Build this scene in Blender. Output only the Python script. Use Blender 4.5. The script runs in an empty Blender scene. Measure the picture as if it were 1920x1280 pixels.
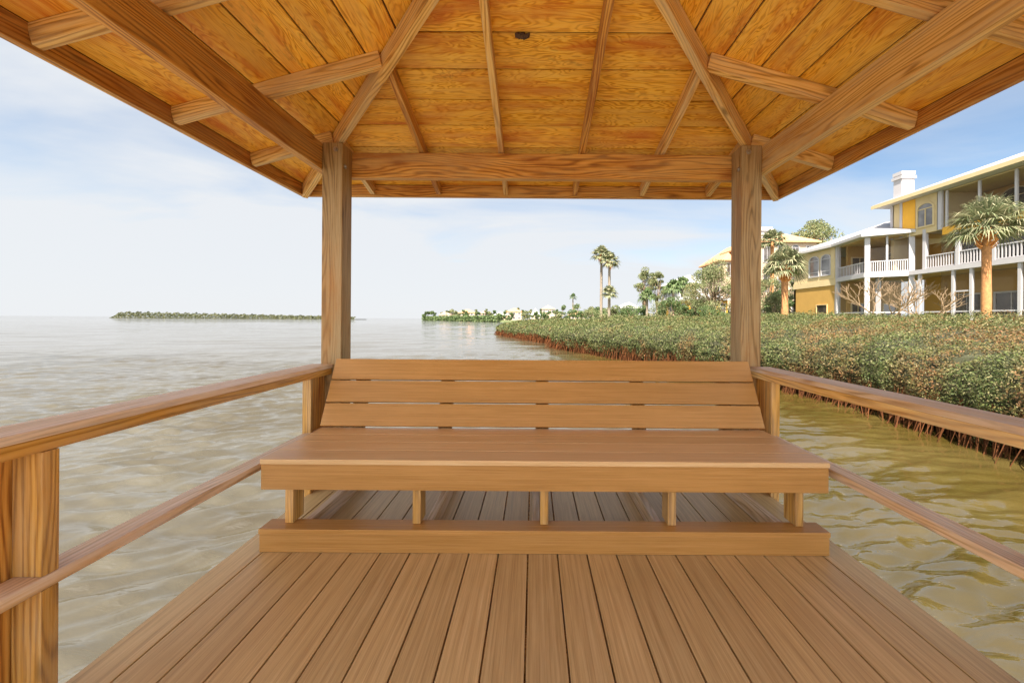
import bpy, math, random
import numpy as np
from mathutils import Vector, Matrix, Euler
random.seed(7)
rng = np.random.default_rng(11)
S = bpy.context.scene
C = S.collection
# ------------------------------------------------------------------ camera
CZ = 2.3            # camera height above the water
F = 700.0           # focal length in pixels of the 1920 wide photograph
PX, PY, ROLL = 1001.0, 598.0, 0.0068
cam = bpy.data.cameras.new('camera')
cam.sensor_width = 36.0
cam.lens = F / 1920 * 36
cam.shift_x = -(PX - 960) / 1920
cam.shift_y = -(640 - PY) / 1920
cam.clip_start = 0.05
cam.clip_end = 20000
co = bpy.data.objects.new('camera', cam)
C.objects.link(co)
co.location = (0, 0, CZ)
co.rotation_euler = (math.pi / 2, -math.atan(ROLL), 0)
S.camera = co
S.render.resolution_x, S.render.resolution_y = 1024, 682

# ------------------------------------------------------------------ world
SUN_EL, SUN_AZ = math.radians(55), math.radians(-20)     # sun behind the camera, a little to its left
W = bpy.data.worlds.new("World")
S.world = W
W.use_nodes = True
nt = W.node_tree
nt.nodes.clear()
def wn(t, **k):
    n = nt.nodes.new(t)
    for a, b in k.items():
        setattr(n, a, b)
    return n
sky = wn('ShaderNodeTexSky', sky_type='NISHITA')
sky.sun_disc = False
sky.sun_elevation = SUN_EL
sky.sun_rotation = math.pi - SUN_AZ
sky.air_density = 1.15
sky.dust_density = 0.25
sky.ozone_density = 1.5
bg1 = wn('ShaderNodeBackground')
bg1.inputs[1].default_value = 0.052
nt.links.new(sky.outputs[0], bg1.inputs[0])
bg2 = wn('ShaderNodeBackground')
bg2.inputs[0].default_value = (0.93, 0.96, 1.0, 1)
bg2.inputs[1].default_value = 0.345
tc = wn('ShaderNodeTexCoord')
sep = wn('ShaderNodeSeparateXYZ')
nt.links.new(tc.outputs['Generated'], sep.inputs[0])
def wm(op, a, b=None, clamp=False):
    n = wn('ShaderNodeMath', operation=op)
    n.use_clamp = clamp
    for i, v in enumerate((a, b)):
        if v is None:
            continue
        if isinstance(v, (int, float)):
            n.inputs[i].default_value = v
        else:
            nt.links.new(v, n.inputs[i])
    return n.outputs[0]
zz = wm('ADD', wm('MAXIMUM', sep.outputs[2], 0.0), 0.16)
cmb = wn('ShaderNodeCombineXYZ')
nt.links.new(wm('MULTIPLY', wm('DIVIDE', sep.outputs[0], zz), 0.55), cmb.inputs[0])
nt.links.new(wm('DIVIDE', sep.outputs[1], zz), cmb.inputs[1])
n1 = wn('ShaderNodeTexNoise')
n1.inputs['Scale'].default_value = 1.1
n1.inputs['Detail'].default_value = 8
n1.inputs['Roughness'].default_value = 0.52
n1.inputs['Distortion'].default_value = 0.5
nt.links.new(cmb.outputs[0], n1.inputs['Vector'])
# thin cloud nearly everywhere, thicker towards the horizon, thinner on the right
cov = wm('SUBTRACT', wm('MULTIPLY', n1.outputs[0], 3.0), 0.80)
cov = wm('ADD', cov, wm('MULTIPLY', wm('SUBTRACT', 0.36, sep.outputs[2]), 1.0))
cov = wm('SUBTRACT', cov, wm('MULTIPLY', wm('MAXIMUM', sep.outputs[0], -0.35), 0.43))
cov = wm('ADD', cov, wm('MULTIPLY', wm('MAXIMUM', wm('SUBTRACT', 0.17, sep.outputs[2]), 0.0), 6.0))
cov = wm('MINIMUM', wm('MAXIMUM', cov, 0.0), 0.97)
# extra cloud brightness behind the camera, out of view, added to light the gazebo
fill_glow = wm('ADD', 0.270, wm('MULTIPLY', wm('POWER', wm('MAXIMUM', wm('SUBTRACT', 0.05, sep.outputs[1]), 0.0), 0.6), 0.78))
nt.links.new(fill_glow, bg2.inputs[1])
mx = wn('ShaderNodeMixShader')
nt.links.new(cov, mx.inputs[0])
nt.links.new(bg1.outputs[0], mx.inputs[1])
nt.links.new(bg2.outputs[0], mx.inputs[2])
out = wn('ShaderNodeOutputWorld')
nt.links.new(mx.outputs[0], out.inputs[0])

sl = bpy.data.lights.new('sun', 'SUN')
sl.energy = 5.0
sl.angle = math.radians(0.6)
sl.color = (1.0, 0.93, 0.82)
so = bpy.data.objects.new('sun', sl)
C.objects.link(so)
d = Vector((math.sin(SUN_AZ) * math.cos(SUN_EL), -math.cos(SUN_AZ) * math.cos(SUN_EL), math.sin(SUN_EL)))
so.rotation_euler = d.to_track_quat('Z', 'Y').to_euler()
so.location = d * 50
S.view_settings.view_transform = 'Standard'
S.view_settings.look = 'None'
S.view_settings.gamma = 1
S.view_settings.exposure = 1.75
S.cycles.max_bounces = 10
S.cycles.diffuse_bounces = 7

# ------------------------------------------------------------------ helpers
def at(px, py, D):
    """point of the place seen at photograph pixel (px, py), D metres ahead"""
    return Vector(((px - PX) / F * D, D, CZ + (PY + ROLL * (px - PX) - py) / F * D))

class MB:
    def __init__(s):
        s.v, s.f, s.uv, s.sm = [], [], [], []
    def quadbox(s, P, L=None):
        """P: 8 corners, 0-3 start ring, 4-7 end ring; grain runs from start to end"""
        o = len(s.v)
        s.v += [tuple(p) for p in P]
        ru, rv = random.uniform(0, 60), random.uniform(0, 60)
        L = (Vector(P[4]) - Vector(P[0])).length
        per = [0]
        for i in range(4):
            per.append(per[-1] + (Vector(P[(i + 1) % 4]) - Vector(P[i])).length)
        for i in range(4):
            j = (i + 1) % 4
            s.f.append((o + i, o + j, o + 4 + j, o + 4 + i))
            s.uv += [(ru, rv + per[i]), (ru, rv + per[i + 1]), (ru + L, rv + per[i + 1]), (ru + L, rv + per[i])]
        a, b = per[1], per[2] - per[1]
        s.f.append((o + 3, o + 2, o + 1, o))
        s.uv += [(ru + .3, rv + b), (ru + .3 + a * .3, rv + b), (ru + .3 + a * .3, rv), (ru + .3, rv)]
        s.f.append((o + 4, o + 5, o + 6, o + 7))
        s.uv += [(ru + .7, rv), (ru + .7 + a * .3, rv), (ru + .7 + a * .3, rv + b), (ru + .7, rv + b)]
    def bar(s, a, b, w, h, up=(0, 0, 1)):
        a, b = Vector(a), Vector(b)
        d = (b - a).normalized()
        u = Vector(up)
        u = (u - d * u.dot(d)).normalized()
        r = d.cross(u)
        q = [(-1, -1), (1, -1), (1, 1), (-1, 1)]
        s.quadbox([p + r * (w / 2 * i) + u * (h / 2 * j) for p in (a, b) for i, j in q])
    def box(s, x0, x1, y0, y1, z0, z1, axis='x'):
        x0, x1 = min(x0, x1), max(x0, x1)
        y0, y1 = min(y0, y1), max(y0, y1)
        z0, z1 = min(z0, z1), max(z0, z1)
        xm, ym, zm = (x0 + x1) / 2, (y0 + y1) / 2, (z0 + z1) / 2
        if axis == 'x':
            s.bar((x0, ym, zm), (x1, ym, zm), y1 - y0, z1 - z0)
        elif axis == 'y':
            s.bar((xm, y0, zm), (xm, y1, zm), x1 - x0, z1 - z0)
        else:
            s.bar((xm, ym, z0), (xm, ym, z1), x1 - x0, y1 - y0, (0, 1, 0))
    def poly(s, pts, uv=None):
        o = len(s.v)
        s.v += [tuple(p) for p in pts]
        s.f.append(tuple(range(o, o + len(pts))))
        s.uv += uv if uv else [(p[0], p[1]) for p in pts]
    def prism(s, pts, off):
        """closed solid: polygon pts swept by vector off"""
        n = len(pts)
        o = len(s.v)
        off = Vector(off)
        s.v += [tuple(p) for p in pts] + [tuple(Vector(p) + off) for p in pts]
        s.f.append(tuple(range(o + n - 1, o - 1, -1)))
        s.f.append(tuple(range(o + n, o + 2 * n)))
        s.uv += [(pts[i][0], pts[i][2]) for i in range(n - 1, -1, -1)] + [(p[0], p[2]) for p in pts]
        for i in range(n):
            j = (i + 1) % n
            s.f.append((o + i, o + j, o + n + j, o + n + i))
            s.uv += [(0, 0), (1, 0), (1, 1), (0, 1)]
    def tube(s, pts, rads, seg=6, cap=True):
        rings = []
        for i, p in enumerate(pts):
            p = Vector(p)
            t = (Vector(pts[min(i + 1, len(pts) - 1)]) - Vector(pts[max(i - 1, 0)])).normalized()
            a = Vector((1, 0, 0)) if abs(t.x) < .9 else Vector((0, 1, 0))
            u = (a - t * a.dot(t)).normalized()
            w = t.cross(u)
            o = len(s.v)
            for k in range(seg):
                an = 2 * math.pi * k / seg
                s.v.append(tuple(p + (u * math.cos(an) + w * math.sin(an)) * rads[i]))
            rings.append(o)
        for i in range(len(rings) - 1):
            a, b = rings[i], rings[i + 1]
            for k in range(seg):
                l = (k + 1) % seg
                s.f.append((a + k, a + l, b + l, b + k))
                s.uv += [(i, k), (i, k + 1), (i + 1, k + 1), (i + 1, k)]
        if cap:
            s.f.append(tuple(rings[0] + k for k in range(seg - 1, -1, -1)))
            s.f.append(tuple(rings[-1] + k for k in range(seg)))
            s.uv += [(0, 0)] * (2 * seg)
    def build(s, name, mat, parent=None, bevel=0, smooth=False, fix=True):
        me = bpy.data.meshes.new(name)
        me.from_pydata(s.v, [], s.f)
        uvl = me.uv_layers.new(name='UVMap')
        uvl.data.foreach_set('uv', np.array(s.uv, dtype=np.float32).ravel())
        if fix:
            import bmesh
            bm = bmesh.new()
            bm.from_mesh(me)
            bmesh.ops.recalc_face_normals(bm, faces=bm.faces)
            bm.to_mesh(me)
            bm.free()
        if smooth:
            me.polygons.foreach_set('use_smooth', [True] * len(me.polygons))
        me.materials.append(mat)
        o = bpy.data.objects.new(name, me)
        C.objects.link(o)
        if parent:
            o.parent = parent
            o.matrix_parent_inverse = Matrix.Translation(-parent.location)
        if bevel:
            m = o.modifiers.new('bevel', 'BEVEL')
            m.width = bevel
            m.segments = 2
            m.limit_method = 'ANGLE'
        return o

def tag(o, label, cat=None, group=None, kind=None):
    if label:
        o['label'] = label
    if cat:
        o['category'] = cat
    if group:
        o['group'] = group
    if kind:
        o['kind'] = kind
    return o
def thing(name, label, cat, loc, group=None, kind=None):
    o = bpy.data.objects.new(name, None)
    o.empty_display_size = .2
    C.objects.link(o)
    o.location = loc
    return tag(o, label, cat, group, kind)

# ------------------------------------------------------------------ materials
def mat_new(name):
    m = bpy.data.materials.new(name)
    m.use_nodes = True
    t = m.node_tree
    b = t.nodes['Principled BSDF']
    return m, t, b
def node(t, typ, **k):
    n = t.nodes.new(typ)
    for a, v in k.items():
        setattr(n, a, v)
    return n
def noise(t, vec, sc, detail=3, rough=.55, dist=0.0):
    n = node(t, 'ShaderNodeTexNoise')
    n.inputs['Scale'].default_value = sc
    n.inputs['Detail'].default_value = detail
    n.inputs['Roughness'].default_value = rough
    n.inputs['Distortion'].default_value = dist
    t.links.new(vec, n.inputs['Vector'])
    return n.outputs[0]
def mapping(t, vec, scale):
    n = node(t, 'ShaderNodeMapping')
    n.inputs['Scale'].default_value = scale
    t.links.new(vec, n.inputs[0])
    return n.outputs[0]
def ramp(t, fac, stops):
    n = node(t, 'ShaderNodeValToRGB')
    e = n.color_ramp.elements
    e[0].position, e[0].color = stops[0][0], tuple(stops[0][1]) + (1,)
    e[1].position, e[1].color = stops[-1][0], tuple(stops[-1][1]) + (1,)
    for p, c in stops[1:-1]:
        q = e.new(p)
        q.color = tuple(c) + (1,)
    t.links.new(fac, n.inputs[0])
    return n.outputs[0]
def mixc(t, fac, a, b, mode='MIX'):
    n = node(t, 'ShaderNodeMix', data_type='RGBA', blend_type=mode)
    for i, v in ((0, fac), (6, a), (7, b)):
        if isinstance(v, (int, float)):
            n.inputs[i].default_value = v
        elif isinstance(v, tuple):
            n.inputs[i].default_value = v + (1,)
        else:
            t.links.new(v, n.inputs[i])
    return n.outputs[2]
def math_(t, op, a, b=None, clamp=False):
    n = node(t, 'ShaderNodeMath', operation=op, use_clamp=clamp)
    for i, v in enumerate((a, b)):
        if v is None:
            continue
        if isinstance(v, (int, float)):
            n.inputs[i].default_value = v
        else:
            t.links.new(v, n.inputs[i])
    return n.outputs[0]
def bump(t, b, h, strength, dist):
    n = node(t, 'ShaderNodeBump')
    n.inputs['Strength'].default_value = strength
    n.inputs['Distance'].default_value = dist
    t.links.new(h, n.inputs['Height'])
    t.links.new(n.outputs[0], b.inputs['Normal'])

def wood(name, dark, mid, light, kind='sawn', rough=.55, knots=True, blotch=None, bl_amt=.5, contrast=1.0, weather=None, w_amt=0.0):
    """kind: sawn (growth rings along the piece), ply (wide rotary cut figure), comp (fine embossed streaks)"""
    m, t, b = mat_new(name)
    uv = node(t, 'ShaderNodeTexCoord').outputs['UV']
    sp = node(t, 'ShaderNodeSeparateXYZ')
    t.links.new(uv, sp.inputs[0])
    fine = noise(t, mapping(t, uv, (5, 260, 1)), 1.0, 3, .6)
    streak = noise(t, mapping(t, uv, (1.4, 75, 1)), 1.0, 4, .62, .3)
    if kind == 'sawn':
        wv = noise(t, mapping(t, uv, (.9, 7.5, 1)), 1.0, 2, .45)
        ph = math_(t, 'ADD', math_(t, 'MULTIPLY', sp.outputs[1], 270.0), math_(t, 'MULTIPLY', wv, 70.0))
        k1, k2, k3 = .20, .48, .32
    elif kind == 'ply':
        wv = noise(t, mapping(t, uv, (1.7, 7.0, 1)), 1.0, 3, .5, .4)
        ph = math_(t, 'MULTIPLY', wv, 120.0)
        k1, k2, k3 = .24, .50, .26
    else:
        ph = math_(t, 'MULTIPLY', streak, 20.0)
        k1, k2, k3 = .0, .62, .38
    ring = math_(t, 'ADD', math_(t, 'MULTIPLY', math_(t, 'SINE', ph), .5), .5)
    ring = math_(t, 'POWER', ring, 1.8)
    g2 = math_(t, 'ADD', math_(t, 'MULTIPLY', streak, k2), math_(t, 'MULTIPLY', fine, k3))
    gg = math_(t, 'ADD', g2, math_(t, 'MULTIPLY', math_(t, 'SUBTRACT', 1.0, ring), k1))
    cen = (k2 + k3) * .5 + k1 * .62
    w_ = .13 / contrast + k1 * .22
    c = ramp(t, gg, [(cen - w_, dark), (cen, mid), (cen + w_, light)])
    if blotch:
        bn = noise(t, mapping(t, uv, (1.4, 4.5, 1)), 1.0, 5, .65)
        bf = ramp(t, bn, [(.48, (0, 0, 0)), (.66, (1, 1, 1))])
        c = mixc(t, math_(t, 'MULTIPLY', bf, bl_amt), c, blotch)
    if weather:
        wnn = noise(t, mapping(t, uv, (.9, 7, 1)), 1.3, 6, .7)
        wf = ramp(t, wnn, [(.44, (0, 0, 0)), (.60, (1, 1, 1))])
        c = mixc(t, math_(t, 'MULTIPLY', wf, w_amt), c, weather)
    if kind == 'ply':
        mn = noise(t, mapping(t, uv, (1.1, 2.2, 1)), 1.0, 6, .75)
        mf = ramp(t, mn, [(.60, (0, 0, 0)), (.70, (1, 1, 1))])
        c = mixc(t, math_(t, 'MULTIPLY', mf, .7), c, (.20, .12, .03))
    bv = noise(t, mapping(t, uv, (.12, .5, 1)), 1.0, 1)
    hv = node(t, 'ShaderNodeHueSaturation')
    t.links.new(c, hv.inputs['Color'])
    t.links.new(math_(t, 'ADD', math_(t, 'MULTIPLY', bv, .6), .70), hv.inputs['Value'])
    c = hv.outputs[0]
    if knots:
        vo = node(t, 'ShaderNodeTexVoronoi')
        vo.inputs['Scale'].default_value = 1.0
        t.links.new(mapping(t, uv, (1.6, 6.5, 1)), vo.inputs['Vector'])
        kf = ramp(t, vo.outputs['Distance'], [(.04, (1, 1, 1)), (.10, (0, 0, 0))])
        c = mixc(t, math_(t, 'MULTIPLY', kf, .7), c, tuple(x * .35 for x in dark))
    t.links.new(c, b.inputs['Base Color'])
    rr = math_(t, 'ADD', math_(t, 'MULTIPLY', streak, .3), rough - .15)
    t.links.new(rr, b.inputs['Roughness'])
    b.inputs['Specular IOR Level'].default_value = .35
    bump(t, b, gg, .5, .004)
    return m

M = {}
M['timber'] = wood('stained_timber', (.40, .19, .035), (.74, .41, .10), (.84, .55, .19), 'sawn', .55, True, (.42, .15, .025), .65, 1.25, (.56, .42, .24), .55)
M['timber_dark'] = wood('red_timber', (.26, .09, .012), (.56, .24, .035), (.72, .37, .08), 'sawn', .55, True, (.28, .07, .012), .65, 1.25, (.56, .38, .15), .35)
M['post'] = wood('weathered_post', (.16, .09, .028), (.30, .175, .058), (.41, .265, .115), 'sawn', .6, True, (.40, .17, .035), .6, 1.2, (.44, .31, .15), .55)
M['ply'] = wood('stained_plywood', (.56, .22, .010), (.88, .42, .026), (.95, .57, .08), 'ply', .5, False, (.56, .13, .008), .85, 1.05, (.86, .50, .10), .55)
M['deck'] = wood('composite_decking', (.37, .22, .085), (.54, .35, .145), (.67, .46, .225), 'comp', .45, False, (.44, .265, .11), .35, .75)
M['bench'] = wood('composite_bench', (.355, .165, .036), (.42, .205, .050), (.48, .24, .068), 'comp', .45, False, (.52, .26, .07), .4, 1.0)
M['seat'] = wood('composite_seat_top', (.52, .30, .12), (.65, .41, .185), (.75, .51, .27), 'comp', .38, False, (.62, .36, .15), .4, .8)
M['rail'] = wood('weathered_rail', (.36, .21, .09), (.62, .40, .20), (.74, .54, .34), 'sawn', .5, True, (.52, .25, .08), .45, 1.0, (.70, .58, .48), .5)
M['railpost'] = wood('rail_post_pine', (.20, .09, .016), (.43, .215, .042), (.57, .33, .09), 'sawn', .5, True, (.70, .30, .02), .45, 1.0, (.6, .42, .25), .3)

def plain(name, col, rough=.6, var=.12, sc=3.0, metal=0.0, bumpd=0.0, coord='Object', streak=None):
    m, t, b = mat_new(name)
    v = node(t, 'ShaderNodeTexCoord').outputs[coord]
    n = noise(t, v, sc, 5, .6)
    k = ramp(t, n, [(.3, tuple(c * (1 - var) for c in col)), (.7, tuple(min(1, c * (1 + var)) for c in col))])
    t.links.new(k, b.inputs['Base Color'])
    b.inputs['Roughness'].default_value = rough
    b.inputs['Metallic'].default_value = metal
    if bumpd:
        bump(t, b, noise(t, v, sc * 8, 4), .5, bumpd)
    return m
M['groove'] = plain('groove_shade', (.12, .045, .012), .9)
M['shingle'] = plain('roof_shingle', (.35, .33, .30), .9, .2, 8)
M['steel'] = plain('galvanised_bolt', (.45, .40, .33), .4, .2, 40, .8)
M['mud'] = plain('dried_mud', (.10, .055, .03), .95, .4, 90, 0, .004)
M['yellow'] = plain('yellow_stucco', (.41, .235, .055), .85, .06, 1.2, 0, .004)
M['gold'] = plain('deep_yellow_stucco', (.70, .36, .035), .85, .05, 1.2, 0, .004)
M['cream'] = plain('cream_siding', (.53, .41, .22), .8, .05, 1.5)
M['white'] = plain('white_paint', (.42, .395, .395), .5, .04, 2)
M['roofw'] = plain('pale_metal_roof', (.42, .395, .38), .55, .06, 1.5)
M['tan'] = plain('tan_stucco', (.55, .38, .17), .85, .08, 1.2)
M['tile'] = plain('clay_roof_tile', (.52, .27, .13), .8, .2, 5)
M['greyroof'] = plain('grey_roof', (.42, .42, .38), .8, .12, 3)
M['brownroof'] = plain('brown_roof', (.32, .22, .16), .8, .15, 3)
M['pinkwall'] = plain('peach_wall', (.46, .34, .24), .85, .06, 1)
M['screen'] = plain('dark_screen', (.10, .085, .075), .7, .1, 2)
_m, _t, _b = mat_new('insect_screen')
_b.inputs['Base Color'].default_value = (.06, .055, .05, 1)
_b.inputs['Roughness'].default_value = .8
_tr = node(_t, 'ShaderNodeBsdfTransparent')
_mx = node(_t, 'ShaderNodeMixShader')
_mx.inputs[0].default_value = .13
_t.links.new(_tr.outputs[0], _mx.inputs[1])
_t.links.new(_b.outputs[0], _mx.inputs[2])
_t.links.new(_mx.outputs[0], _t.nodes['Material Output'].inputs[0])
M['screen'] = _m
M['bark'] = plain('bark', (.22, .15, .09), .95, .3, 9, 0, .02)
M['palmbark'] = plain('palm_bark', (.42, .19, .07), .95, .35, 9, 0, .03)
M['boots'] = plain('dead_frond_boots', (.62, .25, .07), .9, .35, 9)
M['greypalm'] = plain('grey_palm_trunk', (.24, .19, .14), .95, .2, 3, 0, .02)
M['bare'] = plain('bare_branch_bark', (.22, .145, .08), .9, .15, 4)
M['soil'] = plain('lawn_soil', (.10, .12, .04), .95, .3, .6)
M['rootmat'] = plain('mangrove_root', (.085, .030, .010), .8, .45, 3)
M['rootmat'].node_tree.nodes['Principled BSDF'].inputs['Specular IOR Level'].default_value = .1
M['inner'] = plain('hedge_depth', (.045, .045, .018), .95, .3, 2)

def glass(name, col=(.05, .06, .07)):
    m, t, b = mat_new(name)
    v = node(t, 'ShaderNodeTexCoord').outputs['Object']
    n = noise(t, v, .8, 2)
    t.links.new(ramp(t, n, [(.35, tuple(c * .6 for c in col)), (.65, tuple(c * 1.5 for c in col))]), b.inputs['Base Color'])
    b.inputs['Roughness'].default_value = .06
    b.inputs['Specular IOR Level'].default_value = .7
    return m
M['glass'] = glass('window_glass', (.16, .15, .15))
M['glassdark'] = glass('shaded_glass', (.07, .055, .045))

def leafmat(name, cols, patch=None, patch_sc=.5, patch_amt=.8, thr=.52, drift=0):
    m, t, b = mat_new(name)
    gi = node(t, 'ShaderNodeNewGeometry')
    v = node(t, 'ShaderNodeTexCoord').outputs['Object']
    c = ramp(t, gi.outputs['Random Per Island'], [(i / (len(cols) - 1), cc) for i, cc in enumerate(cols)])
    if patch:
        n = noise(t, v, patch_sc, 4, .62)
        if drift:       # more scorched leaves at the near end of the hedge
            sy_ = node(t, 'ShaderNodeSeparateXYZ')
            t.links.new(v, sy_.inputs[0])
            mr = node(t, 'ShaderNodeMapRange')
            for k_, q_ in enumerate((5.0, 20.0, drift, -drift)):
                mr.inputs[k_ + 1].default_value = q_
            t.links.new(sy_.outputs[1], mr.inputs[0])
            n = math_(t, 'ADD', n, mr.outputs[0])
        f = ramp(t, n, [(thr, (0, 0, 0)), (thr + .12, (1, 1, 1))])
        # only some leaves of a patch have turned
        mk = ramp(t, math_(t, 'FRACT', math_(t, 'MULTIPLY', gi.outputs['Random Per Island'], 37.0)), [(.25, (1, 1, 1)), (.8, (.25, .25, .25))])
        c = mixc(t, math_(t, 'MULTIPLY', math_(t, 'MULTIPLY', f, mk), patch_amt), c, patch)
    cl = noise(t, v, 1.9 if patch else 1.2, 3, .6)
    hs = node(t, 'ShaderNodeHueSaturation')
    t.links.new(c, hs.inputs['Color'])
    t.links.new(math_(t, 'ADD', math_(t, 'MULTIPLY', cl, 1.3), .35), hs.inputs['Value'])
    c = hs.outputs[0]
    t.links.new(c, b.inputs['Base Color'])
    b.inputs['Roughness'].default_value = .6
    b.inputs['Specular IOR Level'].default_value = .3
    tr = node(t, 'ShaderNodeBsdfTranslucent')
    t.links.new(c, tr.inputs[0])
    mxn = node(t, 'ShaderNodeMixShader')
    mxn.inputs[0].default_value = .25
    t.links.new(b.outputs[0], mxn.inputs[1])
    t.links.new(tr.outputs[0], mxn.inputs[2])
    t.links.new(mxn.outputs[0], t.nodes['Material Output'].inputs[0])
    return m
M['mangrove'] = leafmat('mangrove_leaves', [(.035, .06, .014), (.095, .125, .03), (.17, .17, .06), (.065, .09, .03), (.27, .23, .11)], (.24, .11, .045), .8, .88, .49, .06)
M['palmleaf'] = leafmat('fan_palm_leaves', [(.085, .115, .05), (.16, .18, .085), (.25, .245, .13), (.40, .35, .21)])
M['darkleaf'] = leafmat('dark_tree_leaves', [(.05, .09, .025), (.10, .15, .05), (.17, .20, .08)])
M['oliveleaf'] = leafmat('olive_tree_leaves', [(.11, .14, .05), (.19, .21, .09), (.28, .27, .13)], (.40, .24, .12), .4, .5, .55)
M['island'] = leafmat('island_leaves', [(.06, .07, .025), (.11, .12, .05), (.17, .155, .08)])

# ------------------------------------------------------------------ water
def water_mat():
    m, t, b = mat_new('shallow_sea_water')
    v = node(t, 'ShaderNodeTexCoord').outputs['Object']
    sx = node(t, 'ShaderNodeSeparateXYZ')
    t.links.new(v, sx.inputs[0])
    n = noise(t, mapping(t, v, (.35, .8, 1)), .6, 5, .6, .6)
    c = ramp(t, n, [(.36, (.062, .048, .024)), (.5, (.073, .060, .034)), (.62, (.085, .072, .046))])
    # hedge reflection painted as ochre into the water, along with the shallow bottom
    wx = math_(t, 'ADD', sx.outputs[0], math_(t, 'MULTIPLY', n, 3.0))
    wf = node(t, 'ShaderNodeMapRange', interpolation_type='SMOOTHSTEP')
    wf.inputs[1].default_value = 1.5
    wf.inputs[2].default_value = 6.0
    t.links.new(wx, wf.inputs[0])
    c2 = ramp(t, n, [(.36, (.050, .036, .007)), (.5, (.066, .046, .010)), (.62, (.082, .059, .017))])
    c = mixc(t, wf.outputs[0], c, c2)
    t.links.new(c, b.inputs['Base Color'])
    b.inputs['Roughness'].default_value = .045
    b.inputs['IOR'].default_value = 1.85
    b.inputs['Specular IOR Level'].default_value = .68
    w1 = noise(t, mapping(t, v, (2.6, 7.0, 1)), 1.0, 3, .5, 1.0)
    w2 = noise(t, mapping(t, v, (6.5, 15.0, 1)), 1.0, 3, .5, 1.0)
    r1 = math_(t, 'ABSOLUTE', math_(t, 'SUBTRACT', w1, .5))
    h = math_(t, 'ADD', math_(t, 'MULTIPLY', r1, -1.6), math_(t, 'MULTIPLY', w2, .35))
    # open water farther out: longer chop
    fy = node(t, 'ShaderNodeMapRange')
    fy.inputs[1].default_value, fy.inputs[2].default_value = 18.0, 70.0
    t.links.new(sx.outputs[1], fy.inputs[0])
    w4 = noise(t, mapping(t, v, (.35, 1.1, 1)), 1.0, 4, .6, .4)
    h = math_(t, 'ADD', h, math_(t, 'MULTIPLY', math_(t, 'MULTIPLY', w4, 16.0), fy.outputs[0]))
    bump(t, b, h, 1.0, .006)
    return m
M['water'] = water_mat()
WAVE = 1.65
def water_sheet():
    """one sheet: real ripples near the gazebo, flat out to the horizon"""
    def axis(lo, hi, c0, c1, st):
        core = list(np.arange(c0, c1, st))
        out, x, q = [], core[-1], st
        while x < hi:
            q *= 1.012
            x += q
            out.append(x)
        neg, x, q = [], core[0], st
        while x > lo:
            q *= 1.012
            x -= q
            neg.append(x)
        return np.array(neg[::-1] + core + out)
    xs, ys = axis(-330, 40, -7.5, 6.5, .042), axis(-5, 420, .8, 12.0, .042)
    nx, ny = len(xs), len(ys)
    stx, sty = np.gradient(xs), np.gradient(ys)
    gx, gy = np.meshgrid(xs, ys)
    step = np.maximum(.45 * stx[None, :], sty[:, None])
    r2 = np.random.default_rng(5)
    h = np.zeros_like(gx)
    wx = gx + .10 * np.sin(gx * .9 + gy * .5) + .06 * np.sin(gy * 1.9 - gx * .7 + 1)
    wy = gy + .09 * np.sin(gx * 1.1 - gy * .6 + 2) + .05 * np.sin(gx * 2.3 + 1.4 * gy)
    for k in range(84):
        small = k < 60
        lam = .15 * (5.5 ** r2.uniform()) if small else .9 * (7.0 ** r2.uniform())
        an = math.radians(90 + 12 + r2.normal() * (20 if small else 13))
        kk = 2 * math.pi / lam
        a = WAVE * (.036 if small else .007) * lam / (2 * math.pi)
        q = 1 - 2 * np.abs(np.sin(.5 * kk * (wx * math.cos(an) + wy * math.sin(an)) + r2.uniform(0, 6.28))) ** 1.05
        lod = np.clip(lam / (2.2 * step) - 1, 0, 1)
        h += a * lod * q
    gust = 1 + .35 * np.sin(gx * .31 + gy * .22) * np.sin(gy * .37 - gx * .12 + 1)
    calm = np.clip(1 - (gx - 2.5) / 9, .4, 1)
    e = np.minimum.reduce([gx - xs[0], xs[-1] - gx, gy - ys[0], ys[-1] - gy])
    h *= gust * calm * np.clip(e / 4.0, 0, 1)
    V = np.column_stack([gx.ravel(), gy.ravel(), h.ravel()])
    idx = np.arange(nx * ny).reshape(ny, nx)
    Fq = np.stack([idx[:-1, :-1], idx[:-1, 1:], idx[1:, 1:], idx[1:, :-1]], -1).reshape(-1, 4)
    B9 = 9000.0
    ex = np.array([(-B9, -B9, 0), (B9, -B9, 0), (B9, B9, 0), (-B9, B9, 0)])
    o = len(V)
    c = [idx[0, 0], idx[0, -1], idx[-1, -1], idx[-1, 0]]
    Fo = np.array([(o, o + 1, c[1], c[0]), (o + 1, o + 2, c[2], c[1]), (o + 2, o + 3, c[3], c[2]), (o + 3, o, c[0], c[3])])
    V = np.vstack([V, ex])
    Fa = np.vstack([Fq, Fo]).astype(np.int32)
    me = bpy.data.meshes.new('water')
    me.vertices.add(len(V))
    me.vertices.foreach_set('co', V.ravel().astype(np.float32))
    me.loops.add(len(Fa) * 4)
    me.loops.foreach_set('vertex_index', Fa.ravel())
    me.polygons.add(len(Fa))
    me.polygons.foreach_set('loop_start', np.arange(0, len(Fa) * 4, 4, dtype=np.int32))
    me.polygons.foreach_set('loop_total', np.full(len(Fa), 4, dtype=np.int32))
    me.polygons.foreach_set('use_smooth', np.ones(len(Fa), dtype=bool))
    me.update()
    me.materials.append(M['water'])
    o_ = bpy.data.objects.new('water', me)
    C.objects.link(o_)
    tag(o_, None, kind='structure')
water_sheet()
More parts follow.
